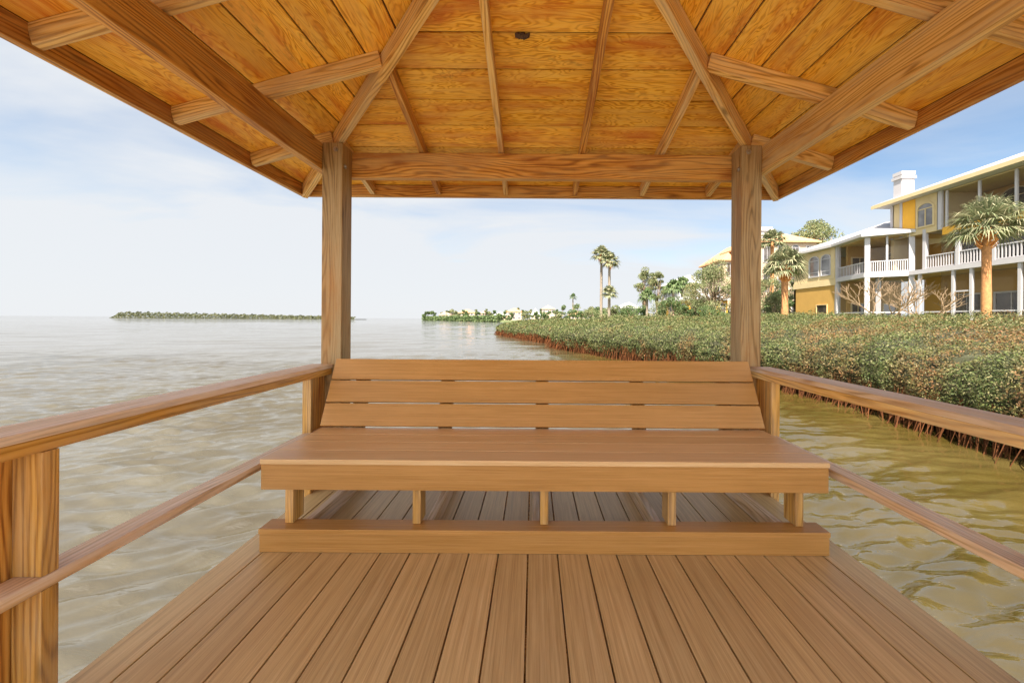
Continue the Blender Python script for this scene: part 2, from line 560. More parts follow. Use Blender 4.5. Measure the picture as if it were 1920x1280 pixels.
SHORE = [(7.4, -6), (7.8, 0), (8.0, 4), (8.15, 6.2), (8.6, 10), (8.25, 12.7), (6.5, 18), (4.6, 23), (2.9, 26.8), (1.5, 30.3), (1.9, 34), (.2, 38.5),
         (-2.7, 47), (-5.1, 54.6), (-5.2, 60), (-2, 70), (6, 84)]
mb = MB()
gp = [(x + 1.6, y, .0) for x, y in SHORE[:9]] + [(4, 30.3, 0), (5, 36, 0), (2, 44, 0), (-1, 52, 0), (-2.5, 57, 0), (0, 66, 0), (9, 86, 0), (2, 180, 0), (-25, 268, 0), (-60, 332, 0), (-132, 452, 0), (-120, 520, 0), (900, 620, 0), (900, -60, 0), (9, -60, 0)]
def gz(x, y):
    return 2.0 if (x > 17 and y < 120) else 1.1
n = len(gp)
# bank and land as one sheet: water's edge ring, then a raised ring, then the inland field
cx, cy = 250.0, 200.0
ring2 = []
for i, (x, y, z) in enumerate(gp):
    dx, dy = cx - x, cy - y
    l = math.hypot(dx, dy)
    st = min(6, l * .3)
    ring2.append((x + (3.5 if i < 15 else dx / l * st), y + (0 if i < 15 else dy / l * st), 1.15))
ring0 = [(x, y, -.3) for x, y, z in gp]
for i in range(n - 1):
    mb.poly([ring0[i], ring0[i + 1], ring2[i + 1], ring2[i]])
mb.poly(ring2[::1])
tag(mb.build('ground', M['soil']), None, kind='structure')

# ------------------------------------------------------------------ gazebo
GX, GY = 0.05, 1.20
DZ = CZ - 1.134            # deck top
PO, PI_ = 1.522, 1.382     # post outer / inner half distances
BO = 1.578                 # header outer
HB, HT = CZ + 1.022, CZ + 1.205
SL = 0.28
RE = 2.065                 # eave inner face of fascia
def rz(r):                 # rafter underside
    return CZ + 1.205 + SL * (1.585 - r)
def cz_(r):                # ceiling underside
    return rz(r) + .094

# deck (boards run away from the camera)
mb = MB()
bw, gap = .1390, .0066
pitch = .1426
nb = 21
x0 = GX - nb * pitch / 2
for i in range(nb):
    a = x0 + i * pitch
    mb.box(a + gap / 2, a + pitch - gap / 2, GY - 1.56, GY + 1.56, DZ - .038, DZ, 'y')
deck = mb.build('deck', M['deck'], bevel=.002)
tag(deck, 'brown composite board deck floor under the gazebo', 'deck', kind='structure')
mb = MB()
for k in range(8):
    y = GY - 1.5 + k * .428
    mb.box(x0 + .02, x0 + nb * pitch - .02, y - .019, y + .019, DZ - .21, DZ - .040, 'x')
for sx in (-1, 1):
    mb.box(GX + sx * .0713 - .03, GX + sx * .0713 + .03, GY - 1.53, GY + 1.53, DZ - .26, DZ - .212, 'y')  # inner strips added under the centre gaps to keep them dark
    mb.box(GX + sx * .2139 - .03, GX + sx * .2139 + .03, GY - 1.53, GY + 1.53, DZ - .26, DZ - .212, 'y')
    mb.box(GX + sx * 1.40 - .019, GX + sx * 1.40 + .019, GY - 1.53, GY + 1.53, DZ - .40, DZ - .212, 'y')
mb.build('deck_joists', M['timber_dark'], deck)

gz_ = thing('gazebo', 'open timber gazebo with hipped stained wood roof on four posts', 'gazebo', (GX, GY, DZ))
for sx in (-1, 1):
    for sy in (-1, 1):
        mb = MB()
        xa, xb = GX + sx * PI_, GX + sx * PO
        ya, yb = GY + sy * PI_, GY + sy * PO
        mb.box(xa, xb, ya, yb, -1.0, CZ + 1.212, 'z')
        p = mb.build('post', M['post'], gz_, bevel=.006)
        for (bx, by, bz, ax) in ((xa + .045 * sx, GY + sy * PI_, CZ + 1.165, 'y'), (GX + sx * PI_, ya + sy * .04, CZ + 1.06, 'x')):
            mb = MB()
            if ax == 'y':
                mb.tube([(bx, by + sy * .01, bz), (bx, by - sy * .0035, bz), (bx, by - sy * .0036, bz), (bx, by - sy * .010, bz)], [.018, .018, .011, .010], 10)
            else:
                mb.tube([(bx + sx * .01, by, bz), (bx - sx * .0035, by, bz), (bx - sx * .0036, by, bz), (bx - sx * .010, by, bz)], [.018, .018, .011, .010], 10)
            mb.build('bolt', M['steel'], p)
# headers on the outside faces of the posts
for sy in (-1, 1):
    mb = MB()
    mb.box(GX - PO, GX + PO, GY + sy * (PO + .001), GY + sy * BO, HB, HT, 'x')
    mb.build('header_beam', M['timber_dark'], gz_, bevel=.004)
for sx in (-1, 1):
    mb = MB()
    mb.box(GX + sx * (PO + .001), GX + sx * BO, GY - BO - .002, GY + BO + .002, HB + .002, HT + .002, 'y')
    mb.build('header_beam', M['timber_dark'] if sx < 0 else M['timber'], gz_, bevel=.004)  # left beam darker, right paler: side light put into the timber colour
# rafters
SP = [-1.46, -.885, -.30, .30, .885, 1.46]
def rot4(k, u, v):          # u lateral, v outward -> world xy
    return [(GX + u, GY + v), (GX + v, GY - u), (GX - u, GY - v), (GX - v, GY + u)][k]
for k in range(4):
    for a in SP:
        r0, r1 = abs(a) + .028, RE - .002
        p0 = rot4(k, a, r0)
        p1 = rot4(k, a, r1)
        h = .089
        zo = h / 2 / math.cos(math.atan(SL))
        mb = MB()
        mb.bar((p1[0], p1[1], rz(r1) + zo), (p0[0], p0[1], rz(r0) + zo), .038, h)
        mb.build('rafter', M['timber'] if random.random() < .6 else M['timber_dark'], gz_, bevel=.003)
for sx in (-1, 1):
    for sy in (-1, 1):
        mb = MB()
        r1, r0 = RE - .01, .03
        h = .118
        c = math.cos(math.atan(SL / math.sqrt(2)))
        za, zb = cz_(r1) - .012 - h / 2 / c, cz_(r0) - .012 - h / 2 / c
        mb.bar((GX + sx * r1, GY + sy * r1, za), (GX + sx * r0, GY + sy * r0, zb), .042, h)
        mb.build('hip_rafter', M['timber'], gz_, bevel=.003)
# ceiling sheets with grooves parallel to the eaves
for k in range(4):
    mb = MB()
    gr = [RE + .0045]
    r = 1.618 + .2075 * 2
    while r > .1:
        if r < RE - .08:
            gr.append(r)
        r -= .2075
    gr.append(.02)
    for i in range(len(gr) - 1):
        ra, rb = gr[i] - .0052, gr[i + 1] + .0052
        oa, ob = rot4(k, -ra, ra), rot4(k, ra, ra)
        ia, ib = rot4(k, -rb, rb), rot4(k, rb, rb)
        T = .008
        P = [Vector((*oa, cz_(ra))), Vector((*ia, cz_(rb))), Vector((*ia, cz_(rb) + T)), Vector((*oa, cz_(ra) + T)),
             Vector((*ob, cz_(ra))), Vector((*ib, cz_(rb))), Vector((*ib, cz_(rb) + T)), Vector((*ob, cz_(ra) + T))]
        mb.quadbox(P)
    mb.build('ceiling_panel', M['ply'], gz_)
    mb = MB()
    ra, rb = RE + .06, .0
    q = [rot4(k, -ra, ra), rot4(k, ra, ra), rot4(k, 0, 0)]
    z0 = [cz_(ra) + .0095, cz_(ra) + .0095, cz_(0) + .0095]
    mb.prism([(*q[i], z0[i]) for i in range(3)], (0, 0, .006))
    mb.build('roof_decking', M['groove'], gz_)
    mb = MB()
    mb.prism([(*q[i], z0[i] + .007) for i in range(3)], (0, 0, .02))
    mb.build('roof_shingles', M['shingle'], gz_)
for k in range(4):
    mb = MB()
    e = RE + (.036 if k % 2 == 0 else -.001)
    a, b = rot4(k, -e, RE + .018), rot4(k, e, RE + .018)
    zc = (CZ + 1.062 + cz_(RE) - .002) / 2
    mb.bar((*a, zc), (*b, zc), .036, cz_(RE) - .002 - (CZ + 1.062))
    mb.build('fascia', M['timber_dark'], gz_, bevel=.003)  # dark timber stands in for the shadow under the eave
    mb = MB()
    e2 = RE + (.062 if k % 2 == 0 else .036)
    a, b = rot4(k, -e2, RE + .050), rot4(k, e2, RE + .050)
    zc = cz_(RE + .04) - .035
    mb.bar((*a, zc), (*b, zc), .022, .07)
    mb.build('fascia_trim', M['rail'], gz_, bevel=.002)

# mud dauber nest
nst = at(977, 61, 2.0)
r = nst.y - GY
mb = MB()
zt = cz_(.86)
for i in range(5):
    o = Vector((random.uniform(-.028, .028), random.uniform(-.012, .012), 0))
    pc = Vector((nst.x, GY + .786, cz_(.786) - .004)) + o
    mb.tube([pc + Vector((-.018, 0, 0)), pc + Vector((-.012, 0, -.012)), pc + Vector((0, 0, -.017)), pc + Vector((.012, 0, -.013)), pc + Vector((.02, 0, 0))],
            [.004, .012, .014, .012, .004], 7)
tag(mb.build('wasp_nest', M['mud'], smooth=True), 'small dark mud wasp nest stuck on the ceiling between two rafters', 'nest')

# ------------------------------------------------------------------ railings
for sx in (-1, 1):
    xi = GX + sx * 1.435
    lab = 'weathered timber railing along the open water side of the deck' if sx < 0 else 'weathered timber railing on the side facing the mangrove hedge'
    R = thing('railing', lab, 'railing', (xi, GY, DZ), 'timber railings beside the gazebo deck')
    y0, y1 = GY - 1.38, GY + 1.375
    top = CZ - .318
    mb = MB()
    mb.box(xi + sx * .000, xi + sx * .142, y0, y1 + .12 * 0, top - .027, top, 'y')
    mb.build('cap_rail', M['rail'], R, bevel=.004)
    mb = MB()
    mb.box(xi + sx * .006, xi + sx * .094, y0, y1, top - .068, top - .0275, 'y')
    mb.build('top_rail', M['railpost'] if sx < 0 else M['timber'], R, bevel=.003)
    mb = MB()
    mb.box(xi, xi + sx * .089, y0, y1, CZ - .779, CZ - .741, 'y')
    mb.build('middle_rail', M['rail'], R, bevel=.004)
    yc = 1.056
    mb = MB()
    mb.box(xi + sx * .003, xi + sx * .089, yc, yc + .040, CZ - .7405, top - .0685, 'z')
    mb.box(xi + sx * .003, xi + sx * .089, yc, yc + .040, -.8, CZ - .7795, 'z')
    mb.build('rail_post', M['railpost'], R, bevel=.003)
    mb = MB()
    mb.box(xi + sx * .093, xi + sx * .135, yc - .115, yc + .022, -.8, top - .0285, 'z')
    mb.build('rail_post', M['timber_dark'], R, bevel=.003)
    mb = MB()
    mb.box(xi + sx * .056, xi + sx * .092, 2.425, GY + PI_ - .001, -.3, top - .069, 'z')
    mb.build('end_post', M['timber_dark'], R, bevel=.003)  # shaded side of the end post painted as darker timber
    mb = MB()
    mb.box(xi + sx * .045, xi + sx * .100, 2.400, 2.424, DZ - .2, top - .069, 'z')
    mb.build('end_post_lit_face', M['railpost'], R, bevel=.003)  # lit front face of the end post painted as a paler board

# ------------------------------------------------------------------ bench
BX, BH = .058, 1.372
B = thing('bench', 'wide built in slatted bench with sloping back at the end of the deck', 'bench', (BX, 2.05, DZ))
LEGX = [BX - 1.262, BX - .632, BX, BX + .632, BX + 1.262]
st = DZ + .452
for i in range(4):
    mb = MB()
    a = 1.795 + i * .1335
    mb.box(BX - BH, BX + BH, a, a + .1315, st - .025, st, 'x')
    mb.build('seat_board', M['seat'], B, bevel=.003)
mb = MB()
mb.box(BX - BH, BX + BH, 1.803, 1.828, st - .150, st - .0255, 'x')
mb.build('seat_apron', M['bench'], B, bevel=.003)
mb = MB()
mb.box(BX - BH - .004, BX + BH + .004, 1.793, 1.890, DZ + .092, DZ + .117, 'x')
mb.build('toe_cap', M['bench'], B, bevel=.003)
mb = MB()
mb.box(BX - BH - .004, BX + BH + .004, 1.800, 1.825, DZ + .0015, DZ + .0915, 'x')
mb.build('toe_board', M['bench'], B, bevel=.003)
for i, x in enumerate(LEGX):
    mb = MB()
    mb.box(x - .02, x + .02, 1.846, 1.935, DZ + .118, st - .0255, 'z')
    mb.build('leg', M['railpost'], B, bevel=.003)
    mb = MB()
    s = 1 if i < 2 else -1
    mb.box(x + s * .0215, x + s * .0595, 1.83, 2.60, DZ + .001, DZ + .089, 'y')
    mb.build('floor_runner', M['rail'], B, bevel=.003)
    mb = MB()
    mb.box(x + s * .0215, x + s * .0595, 1.83, 2.40, st - .116, st - .027, 'y')
    mb.build('seat_support', M['post'], B, bevel=.003)
    mb = MB()
    b0, b1 = Vector((x, 2.40, DZ + .01)), Vector((x, 2.545, DZ + .835))
    yb = Vector((x + (0 if 0 < i < 4 else (.06 if i == 0 else -.06)), 0, 0))
    mb.bar((x + yb.x - x, 2.285 + .06, DZ + .09), (x + yb.x - x, 2.515 + .037, DZ + .85), .085, .04, (0, -1, 0))
    mb.build('back_support', M['post'], B, bevel=.003)
p0 = Vector((0, 2.300, DZ + .470))
p1 = Vector((0, 2.486, DZ + .862))
dv = (p1 - p0)
Ltot = dv.length
dv.normalize()
nv = Vector((0, dv.z, -dv.y))   # away from the sitter
for i in range(3):
    h = (Ltot - .018) / 3
    c = p0 + dv * (i * (h + .009) + h / 2) + nv * .0125
    mb = MB()
    mb.bar((BX - BH, c.y, c.z), (BX + BH, c.y, c.z), .025, h, tuple(dv))
    mb.build('back_board', M['bench'], B, bevel=.003)

# ------------------------------------------------------------------ leaf tools
def leaf_mesh(name, pts, size, mat, parent=None, aspect=.5, nrm=None, flat=.0, lens=None):
    """one small four-cornered leaf per point"""
    N = len(pts)
    d = rng.normal(size=(N, 3))
    if nrm is not None:
        d = d * .8 + nrm * 1.0
    d /= np.linalg.norm(d, axis=1)[:, None]
    a = rng.normal(size=(N, 3))
    u = np.cross(d, a)
    u /= np.linalg.norm(u, axis=1)[:, None]
    w = np.cross(d, u)
    s = (size * rng.uniform(.6, 1.3, N))[:, None] if np.isscalar(size) else (size * rng.uniform(.6, 1.3, N))[:, None]
    V = np.empty((N, 4, 3))
    V[:, 0] = pts - u * s * .5
    V[:, 1] = pts + w * s * aspect * .5 + d * s * .08
    V[:, 2] = pts + u * s * .5
    V[:, 3] = pts - w * s * aspect * .5 + d * s * .08
    me = bpy.data.meshes.new(name)
    me.vertices.add(N * 4)
    me.vertices.foreach_set('co', V.reshape(-1).astype(np.float32))
    me.loops.add(N * 4)
    me.loops.foreach_set('vertex_index', np.arange(N * 4, dtype=np.int32))
    me.polygons.add(N)
    me.polygons.foreach_set('loop_start', np.arange(0, N * 4, 4, dtype=np.int32))
    me.polygons.foreach_set('loop_total', np.full(N, 4, dtype=np.int32))
    me.update()
    me.materials.append(mat)
    o = bpy.data.objects.new(name, me)
    C.objects.link(o)
    if parent:
        o.parent = parent
        o.matrix_parent_inverse = Matrix.Translation(-parent.location)
    return o
_w = rng.normal(size=(10, 3))
_ph = rng.uniform(0, 6.28, 10)
def lump(p, sc):
    q = np.zeros(len(p))
    for i in range(10):
        q += np.sin(p @ (_w[i] * sc * (1 + .25 * i)) + _ph[i]) / (1 + .25 * i)
    return q / 3.2

# ------------------------------------------------------------------ mangrove hedge
def smooth_poly(P, n):
    P = [np.array(p, float) for p in P]
    out = []
    for i in range(len(P) - 1):
        a, b, c, e = P[max(i - 1, 0)], P[i], P[i + 1], P[min(i + 2, len(P) - 1)]
        for k in range(n):
            t = k / n
            out.append(.5 * ((2 * b) + (c - a) * t + (2 * a - 5 * b + 4 * c - e) * t * t + (3 * b - a - 3 * c + e) * t ** 3))
    out.append(P[-1])
    return np.array(out)
PROF = np.array([(.45, .16), (.05, .36), (-.22, .95), (-.18, 1.30), (.10, 1.62), (.8, 1.90), (2.2, 2.12), (5.0, 2.40), (9.0, 2.52)])
PROFB = np.array([(.35, .30), (.0, .45), (-.2, .75), (-.15, 1.05), (.25, 1.35), (1.2, 1.62), (3.0, 1.90), (6.0, 2.12), (10.0, 2.25)])
def hedge(name, label, pts, prof, dmax, seed, cover=2.4):
    sh = smooth_poly(pts, 24)
    T = np.gradient(sh, axis=0)
    T /= np.linalg.norm(T, axis=1)[:, None]
    Nn = np.stack([T[:, 1], -T[:, 0]], 1)
    seg = np.linalg.norm(np.diff(sh, axis=0), axis=1)
    pl = np.linalg.norm(np.diff(prof, axis=0), axis=1)
    P_all, S_all, N_all = [], [], []
    for i in range(len(sh) - 1):
        m = (sh[i] + sh[i + 1]) / 2
        D = max(4.5, math.hypot(*m))
        if m[1] < 2.0:
            continue
        l = max(.046, D * .0043)
        for j in range(len(pl)):
            area = seg[i] * pl[j]
            cv = cover * (1 if j < 5 else .62)
            if D > 24:
                cv *= .9
            cnt = rng.poisson(area * cv / (l * l * .5))
            if not cnt:
                continue
            a = rng.uniform(0, 1, cnt)
            b = rng.uniform(0, 1, cnt)
            q = prof[j] * (1 - b)[:, None] + prof[j + 1] * b[:, None]
            base = sh[i] * (1 - a)[:, None] + sh[i + 1] * a[:, None]
            nr = Nn[i] * (1 - a)[:, None] + Nn[i + 1] * a[:, None]
            xy = base + nr * q[:, :1]
            p = np.column_stack([xy, q[:, 1]])
            tv = prof[j + 1] - prof[j]
            on = np.array([-tv[1], tv[0]]) / (np.linalg.norm(tv) + 1e-9)
            n3 = np.column_stack([nr * on[0], np.full(cnt, on[1])])
            P_all.append(p)
            S_all.append(np.full(cnt, l))
            N_all.append(n3)
    P = np.concatenate(P_all)
    Sz = np.concatenate(S_all)
    N3 = np.concatenate(N_all)
    bulge = lump(P, 1.1) * .20 + lump(P, 3.6) * .12 + lump(P, 9.0) * .05
    depth = -np.abs(rng.normal(size=len(P))) * .13 + .05
    P = P + N3 * (bulge + depth)[:, None]
    stray = rng.uniform(size=len(P)) < .02
    P[stray, 2] += rng.uniform(.02, .16, stray.sum())
    H = thing(name, label, 'hedge', (float(P[:, 0].mean()), float(P[:, 1].mean()), 0), 'mangrove hedges along the shore', 'stuff')
    o = leaf_mesh('foliage', P, Sz, M['mangrove'], H, .48, N3)
    o['kind'] = 'stuff'
    # dark shell standing in for the shade inside the hedge
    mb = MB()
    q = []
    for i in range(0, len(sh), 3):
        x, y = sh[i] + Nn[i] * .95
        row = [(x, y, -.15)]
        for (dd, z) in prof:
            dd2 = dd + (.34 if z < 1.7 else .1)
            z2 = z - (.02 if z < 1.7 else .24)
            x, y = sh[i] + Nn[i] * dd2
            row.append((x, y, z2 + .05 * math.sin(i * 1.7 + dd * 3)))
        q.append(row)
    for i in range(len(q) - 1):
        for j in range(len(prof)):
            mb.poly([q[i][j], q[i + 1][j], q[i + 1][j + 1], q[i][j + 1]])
    b = mb.build('inner_shade_shell', M['inner'], H, fix=False)
    b['kind'] = 'stuff'
    # prop roots standing in the water
    mb = MB()
    total = seg.sum()
    cnt = int(total * 75)
    cum = np.concatenate([[0], np.cumsum(seg)])
    for k in range(cnt):
        s = random.uniform(0, total)
        i = min(int(np.searchsorted(cum, s)) - 1, len(sh) - 2)
        i = max(i, 0)
        if sh[i][1] < 2.5:
            continue
        D = math.hypot(*sh[i])
        if D > 20 and random.random() < .45:
            continue
        r_ = random.uniform(.004, .013) * max(1, D / 16)
        dd = random.uniform(-.16, .55)
        x, y = sh[i] + Nn[i] * dd + T[i] * random.uniform(-.1, .1)
        lx, ly = random.gauss(0, .20), random.gauss(0, .20)
        lx -= Nn[i][0] * random.uniform(0, .18)
        ly -= Nn[i][1] * random.uniform(0, .18)
        zt_ = random.uniform(.5, .85)
        mb.tube([(x + lx, y + ly, -.08), (x + lx * .6, y + ly * .6, zt_ * .45), (x, y, zt_)], [r_, r_ * 1.1, r_], 4, False)
    b = mb.build('prop_roots', M['rootmat'], H, fix=False)
    b['kind'] = 'stuff'
    return H
hedge('mangrove_hedge', 'near clipped mangrove hedge with rusty patches beside the gazebo', SHORE[:10], PROF, 9, 1)
hedge('mangrove_hedge', 'farther mangrove hedge curving out to a point in the water', SHORE[9:17], PROFB, 9, 2)

# ------------------------------------------------------------------ houses
LATE = []
class Seg:
    """vertical facade from P to Q in plan; outward side is to the left of P->Q unless flip"""
    def __init__(s, P, Q, flip=False):
        s.P, s.Q = Vector(P), Vector(Q)
        s.d = (s.Q - s.P)
        s.L = s.d.length
        s.d.normalize()
        s.n = Vector((-s.d.y, s.d.x)) * (-1 if flip else 1)
    def pt(s, u, z, o):
        p = s.P + s.d * u + s.n * o
        return Vector((p.x, p.y, z))
    def box(s, mb, u0, u1, z0, z1, o0, o1):
        ring = [(z0, o0), (z0, o1), (z1, o1), (z1, o0)]
        mb.quadbox([s.pt(u, z, o) for u in (u0, u1) for z, o in ring])
    def u_at(s, px):
        """distance along the facade seen at photo column px"""
        k = (px - PX) / F
        # P.x + u dx = k (P.y + u dy)
        return (k * s.P.y - s.P.x) / (s.d.x - k * s.d.y)
def arch(u0, u1, z0, zs, n=10):
    """outline: rectangle to spring height zs with a half round head"""
    c, r = (u0 + u1) / 2, (u1 - u0) / 2
    return [(u0, z0), (u1, z0)] + [(c + r * math.cos(math.pi * k / n), zs + r * .72 * math.sin(math.pi * k / n)) for k in range(n + 1)]
def window(seg, u0, u1, z0, z1, parent, arched=False, mull=1, trans=None, fm='white', gm='glass', fw=.09, o=0.0):
    mb = MB()
    if arched:
        A = arch(u0, u1, z0, z1)
        I = arch(u0 + fw, u1 - fw, z0 + fw, z1)
        n = len(A)
        for k in range(n):
            j = (k + 1) % n
            P = [seg.pt(A[k][0], A[k][1], o + .005), seg.pt(A[k][0], A[k][1], o + .10), seg.pt(I[k][0], I[k][1], o + .10), seg.pt(I[k][0], I[k][1], o + .005),
                 seg.pt(A[j][0], A[j][1], o + .005), seg.pt(A[j][0], A[j][1], o + .10), seg.pt(I[j][0], I[j][1], o + .10), seg.pt(I[j][0], I[j][1], o + .005)]
            mb.quadbox(P)
        seg.box(mb, u0 + fw, u1 - fw, z1 - .03, z1 + .03, o + .02, o + .075)
    else:
        seg.box(mb, u0, u1, z0, z0 + fw, o + .005, o + .10)
        seg.box(mb, u0, u1, z1 - fw, z1, o + .005, o + .10)
        seg.box(mb, u0, u0 + fw, z0 + fw, z1 - fw, o + .005, o + .10)
        seg.box(mb, u1 - fw, u1, z0 + fw, z1 - fw, o + .005, o + .10)
    for k in range(mull):
        u = u0 + (u1 - u0) * (k + 1) / (mull + 1)
        seg.box(mb, u - .03, u + .03, z0 + fw, z1 - (0.03 if arched else fw), o + .02, o + .074)
    if trans:
        seg.box(mb, u0 + fw, u1 - fw, trans - .03, trans + .03, o + .02, o + .072)
    w = mb.build('window', M[fm], parent)
    g = MB()
    out = arch(u0 + .02, u1 - .02, z0 + .02, z1) if arched else [(u0 + .02, z0 + .02), (u1 - .02, z0 + .02), (u1 - .02, z1 - .02), (u0 + .02, z1 - .02)]
    g.prism([seg.pt(a, b, o + .002) for a, b in out], tuple(Vector((seg.n.x, seg.n.y, 0)) * .03))
    g.build('pane', M[gm], w)
    return w
def wallseg(seg, u0, u1, z0, z1, mat, parent, o0=-.25, o1=0, name='wall'):
    mb = MB()
    seg.box(mb, u0, u1, z0, z1, o0, o1)
    return mb.build(name, M[mat], parent)
def railing_on(seg, u0, u1, zb, zt, parent, sp=.14, o=-.08):
    mb = MB()
    seg.box(mb, u0, u1, zt - .08, zt, o - .05, o + .05)
    seg.box(mb, u0, u1, zb, zb + .07, o - .04, o + .04)
    n = max(2, int((u1 - u0) / sp))
    for k in range(n):
        u = u0 + (k + .5) * (u1 - u0) / n
        seg.box(mb, u - .030, u + .030, zb + .07, zt - .08, o - .025, o + .025)
    return mb.build('balcony_railing', M['white'], parent)
def column(seg, u, z0, z1, parent, w=.3, o=-.1, mat='white'):
    mb = MB()
    seg.box(mb, u - w / 2, u + w / 2, z0, z1, o - w / 2, o + w / 2)
    return mb.build('column', M[mat], parent)

GF, F2B, F2T, RT = 2.0, 6.2, 6.58, 7.60
EP, EM = 9.95, 12.72
Hs = thing('beach_house', 'large yellow house with white balconies and pale hipped roofs behind the hedge', 'house', (33, 32, GF))
main = Seg((31.7, 15), (31.7, 33.4))
porch = Seg((32.0, 31.4), (29.4, 33.2))
side = Seg((29.4, 33.2), (30.4, 37.6))
left = Seg((30.4, 37.6), (30.4, 43.6))
# --- left block, solid, ground and first floor
wallseg(left, 0, left.L, GF - .4, F2B - .25, 'yellow', Hs)
wallseg(left, 0, left.L, F2B + .0, EP, 'cream', Hs, -.25, .02)
mb = MB(); left.box(mb, -.05, left.L + .05, F2B - .26, F2B + .35, -.2, .10); mb.build('band', M['cream'], Hs)
end = Seg((30.4, 43.6), (40, 43.6))
wallseg(end, 0, 9, GF - .4, EP, 'yellow', Hs)
sb = Seg((30.4, 37.6), (40, 37.6), True)
ua, ub, uc = left.u_at(1560), left.u_at(1538), left.u_at(1516)
window(left, ua + .1, ub - .12, 7.0, 8.75, Hs, True, 0, 7.5, 'white', 'glass', .1, .02)
window(left, ub + .12, uc - .1, 7.0, 8.75, Hs, True, 0, 7.5, 'white', 'glass', .1, .02)
column(left, .25, F2B + .36, EP - .1, Hs, .5, -.1, 'cream')
ua, ub = left.u_at(1552), left.u_at(1531)
window(left, ua, ub, 2.0, 4.05, Hs, False, 0, 3.1, 'tan', 'glassdark', .08)
# --- porch, two facades with screened openings
def slab(segs, z0, z1, mat, name, o=.08, depth=3.0):
    for s_ in segs:
        mb = MB()
        s_.box(mb, -.02, s_.L + .02, z0, z1, -.45, o)
        mb.build(name, M[mat], Hs)
slab((side,), F2B, F2T, 'white', 'balcony_edge')
slab((porch,), F2B - .03, F2T + .01, 'white', 'balcony_edge', .1)
mb = MB()
pl_ = [Vector((32.2, 31.6, 0)), Vector((29.6, 33.25, 0)), Vector((30.6, 37.6, 0)), Vector((37.0, 37.6, 0)), Vector((37.0, 31.6, 0))]
mb.prism([(p.x, p.y, F2B + .06) for p in pl_], (0, 0, F2T - F2B - .12))
mb.build('balcony_floor', M['tan'], Hs)
mb = MB()
mb.prism([(p.x, p.y, EP - .30) for p in pl_], (0, 0, .1))
mb.build('porch_ceiling', M['tan'], Hs)
for s_, us in ((porch, (.18, porch.L * .54, porch.L - .16)), (side, (side.L - .1,))):
    for k, u in enumerate(us):
        thin = (s_ is porch and k == 1)
        column(s_, u, F2T, EP - .2, Hs, .14 if thin else .36)
        if not (s_ is porch and k == 1):
            column(s_, u, GF - .4, F2B, Hs, .34)
column(porch, porch.L * .68, GF - .4, F2B, Hs, .34, -.9)
railing_on(porch, .35, porch.L * .54 - .07, F2T + .02, RT, Hs)
railing_on(porch, porch.L * .54 + .07, porch.L - .34, F2T + .02, RT, Hs)
railing_on(side, .3, side.L - .25, F2T + .02, RT, Hs, .24)
# porch back walls
bk = Seg((36.2, 36.8), (30.9, 36.8))
wallseg(bk, 0, 5.3, F2T, EP - .2, 'yellow', Hs, -.2, 0)
wallseg(bk, 0, 5.3, GF - .4, F2B, 'yellow', Hs, -.2, 0)
window(bk, 3.3, 5.0, F2T + .3, 8.6, Hs, False, 1, None, 'cream', 'glassdark', .1)
window(bk, .4, 1.7, F2T + .05, 8.6, Hs, True, 0, None, 'cream', 'glassdark', .1)
window(bk, 3.6, 5.0, GF, 4.1, Hs, False, 1, None, 'cream', 'glassdark', .1)
window(bk, .5, 1.9, GF, 4.1, Hs, False, 0, None, 'cream', 'glassdark', .1)
# --- main wing
slab((main,), F2B + .02, F2T - .01, 'white', 'balcony_edge')
mb = MB(); mb.box(32.2, 36, 14, 31.5, F2B + .05, F2T - .05); mb.build('balcony_floor', M['tan'], Hs)
mb = MB(); mb.box(32.0, 36, 14, 29.0, 9.15, 9.45); mb.build('upper_floor', M['tan'], Hs)
mb = MB(); mb.box(31.9, 36, 14, 33.3, EM - .32, EM - .2); mb.build('upper_ceiling', M['cream'], Hs)
slab((Seg((31.7, 15), (31.7, 29.0)),), 9.05, 9.62, 'gold', 'upper_band', .0)
bw_ = Seg((34.9, 14), (34.9, 33.4))
wallseg(bw_, 0, bw_.L, GF - .4, F2B, 'yellow', Hs, -.25, 0)
wallseg(bw_, 0, bw_.L, F2T, 9.1, 'yellow', Hs, -.25, 0)
wallseg(bw_, 0, bw_.L - 3.0, 9.46, EM - .35, 'yellow', Hs, -.25, 0)
for u0 in (1.0, 3.8, 6.6, 9.4, 12.2, 15.0):
    window(bw_, u0, u0 + 1.9, F2T + .02, 8.7, Hs, False, 1, None, 'white', 'glassdark', .14)
    window(bw_, u0, u0 + 2.1, GF, 4.6, Hs, False, 1, None, 'white', 'glassdark', .12)
    if u0 < 13:
        window(bw_, u0, u0 + 1.8, 9.7, 11.5, Hs, True, 1, None, 'cream', 'glassdark', .1)
pxs = (1760, 1793, 1861, 1960)
for px in (1732, 1794, 1861, 1945):
    column(main, main.u_at(px), F2T, 9.05 if px > 1765 else 9.8, Hs, .24)
for px in (1772, 1833, 1902, 1985):
    u = main.u_at(px)
    if u > 0:
        column(main, u, 9.62 if px > 1765 else 9.62, EM - .3, Hs, .13)
for px in (1722, 1785, 1819, 1910, 1990):
    u = main.u_at(px)
    if u > 0:
        column(main, u, GF - .4, F2B, Hs, .17)
us = sorted(main.u_at(p) for p in (1732, 1794, 1861, 1945))
us = [0.5] + us
for a, b in zip(us, us[1:]):
    railing_on(main, a + .14, b - .14, F2T + .02, RT + .02, Hs, .19)
mb = MB()
main.box(mb, 0, main.L - 2, 3.04, 3.14, -.13, -.07)
porch.box(mb, .2, porch.L - .2, 3.04, 3.14, -.13, -.07)
side.box(mb, .2, side.L, 3.04, 3.14, -.13, -.07)
ud, ue = main.u_at(1819), main.u_at(1785)
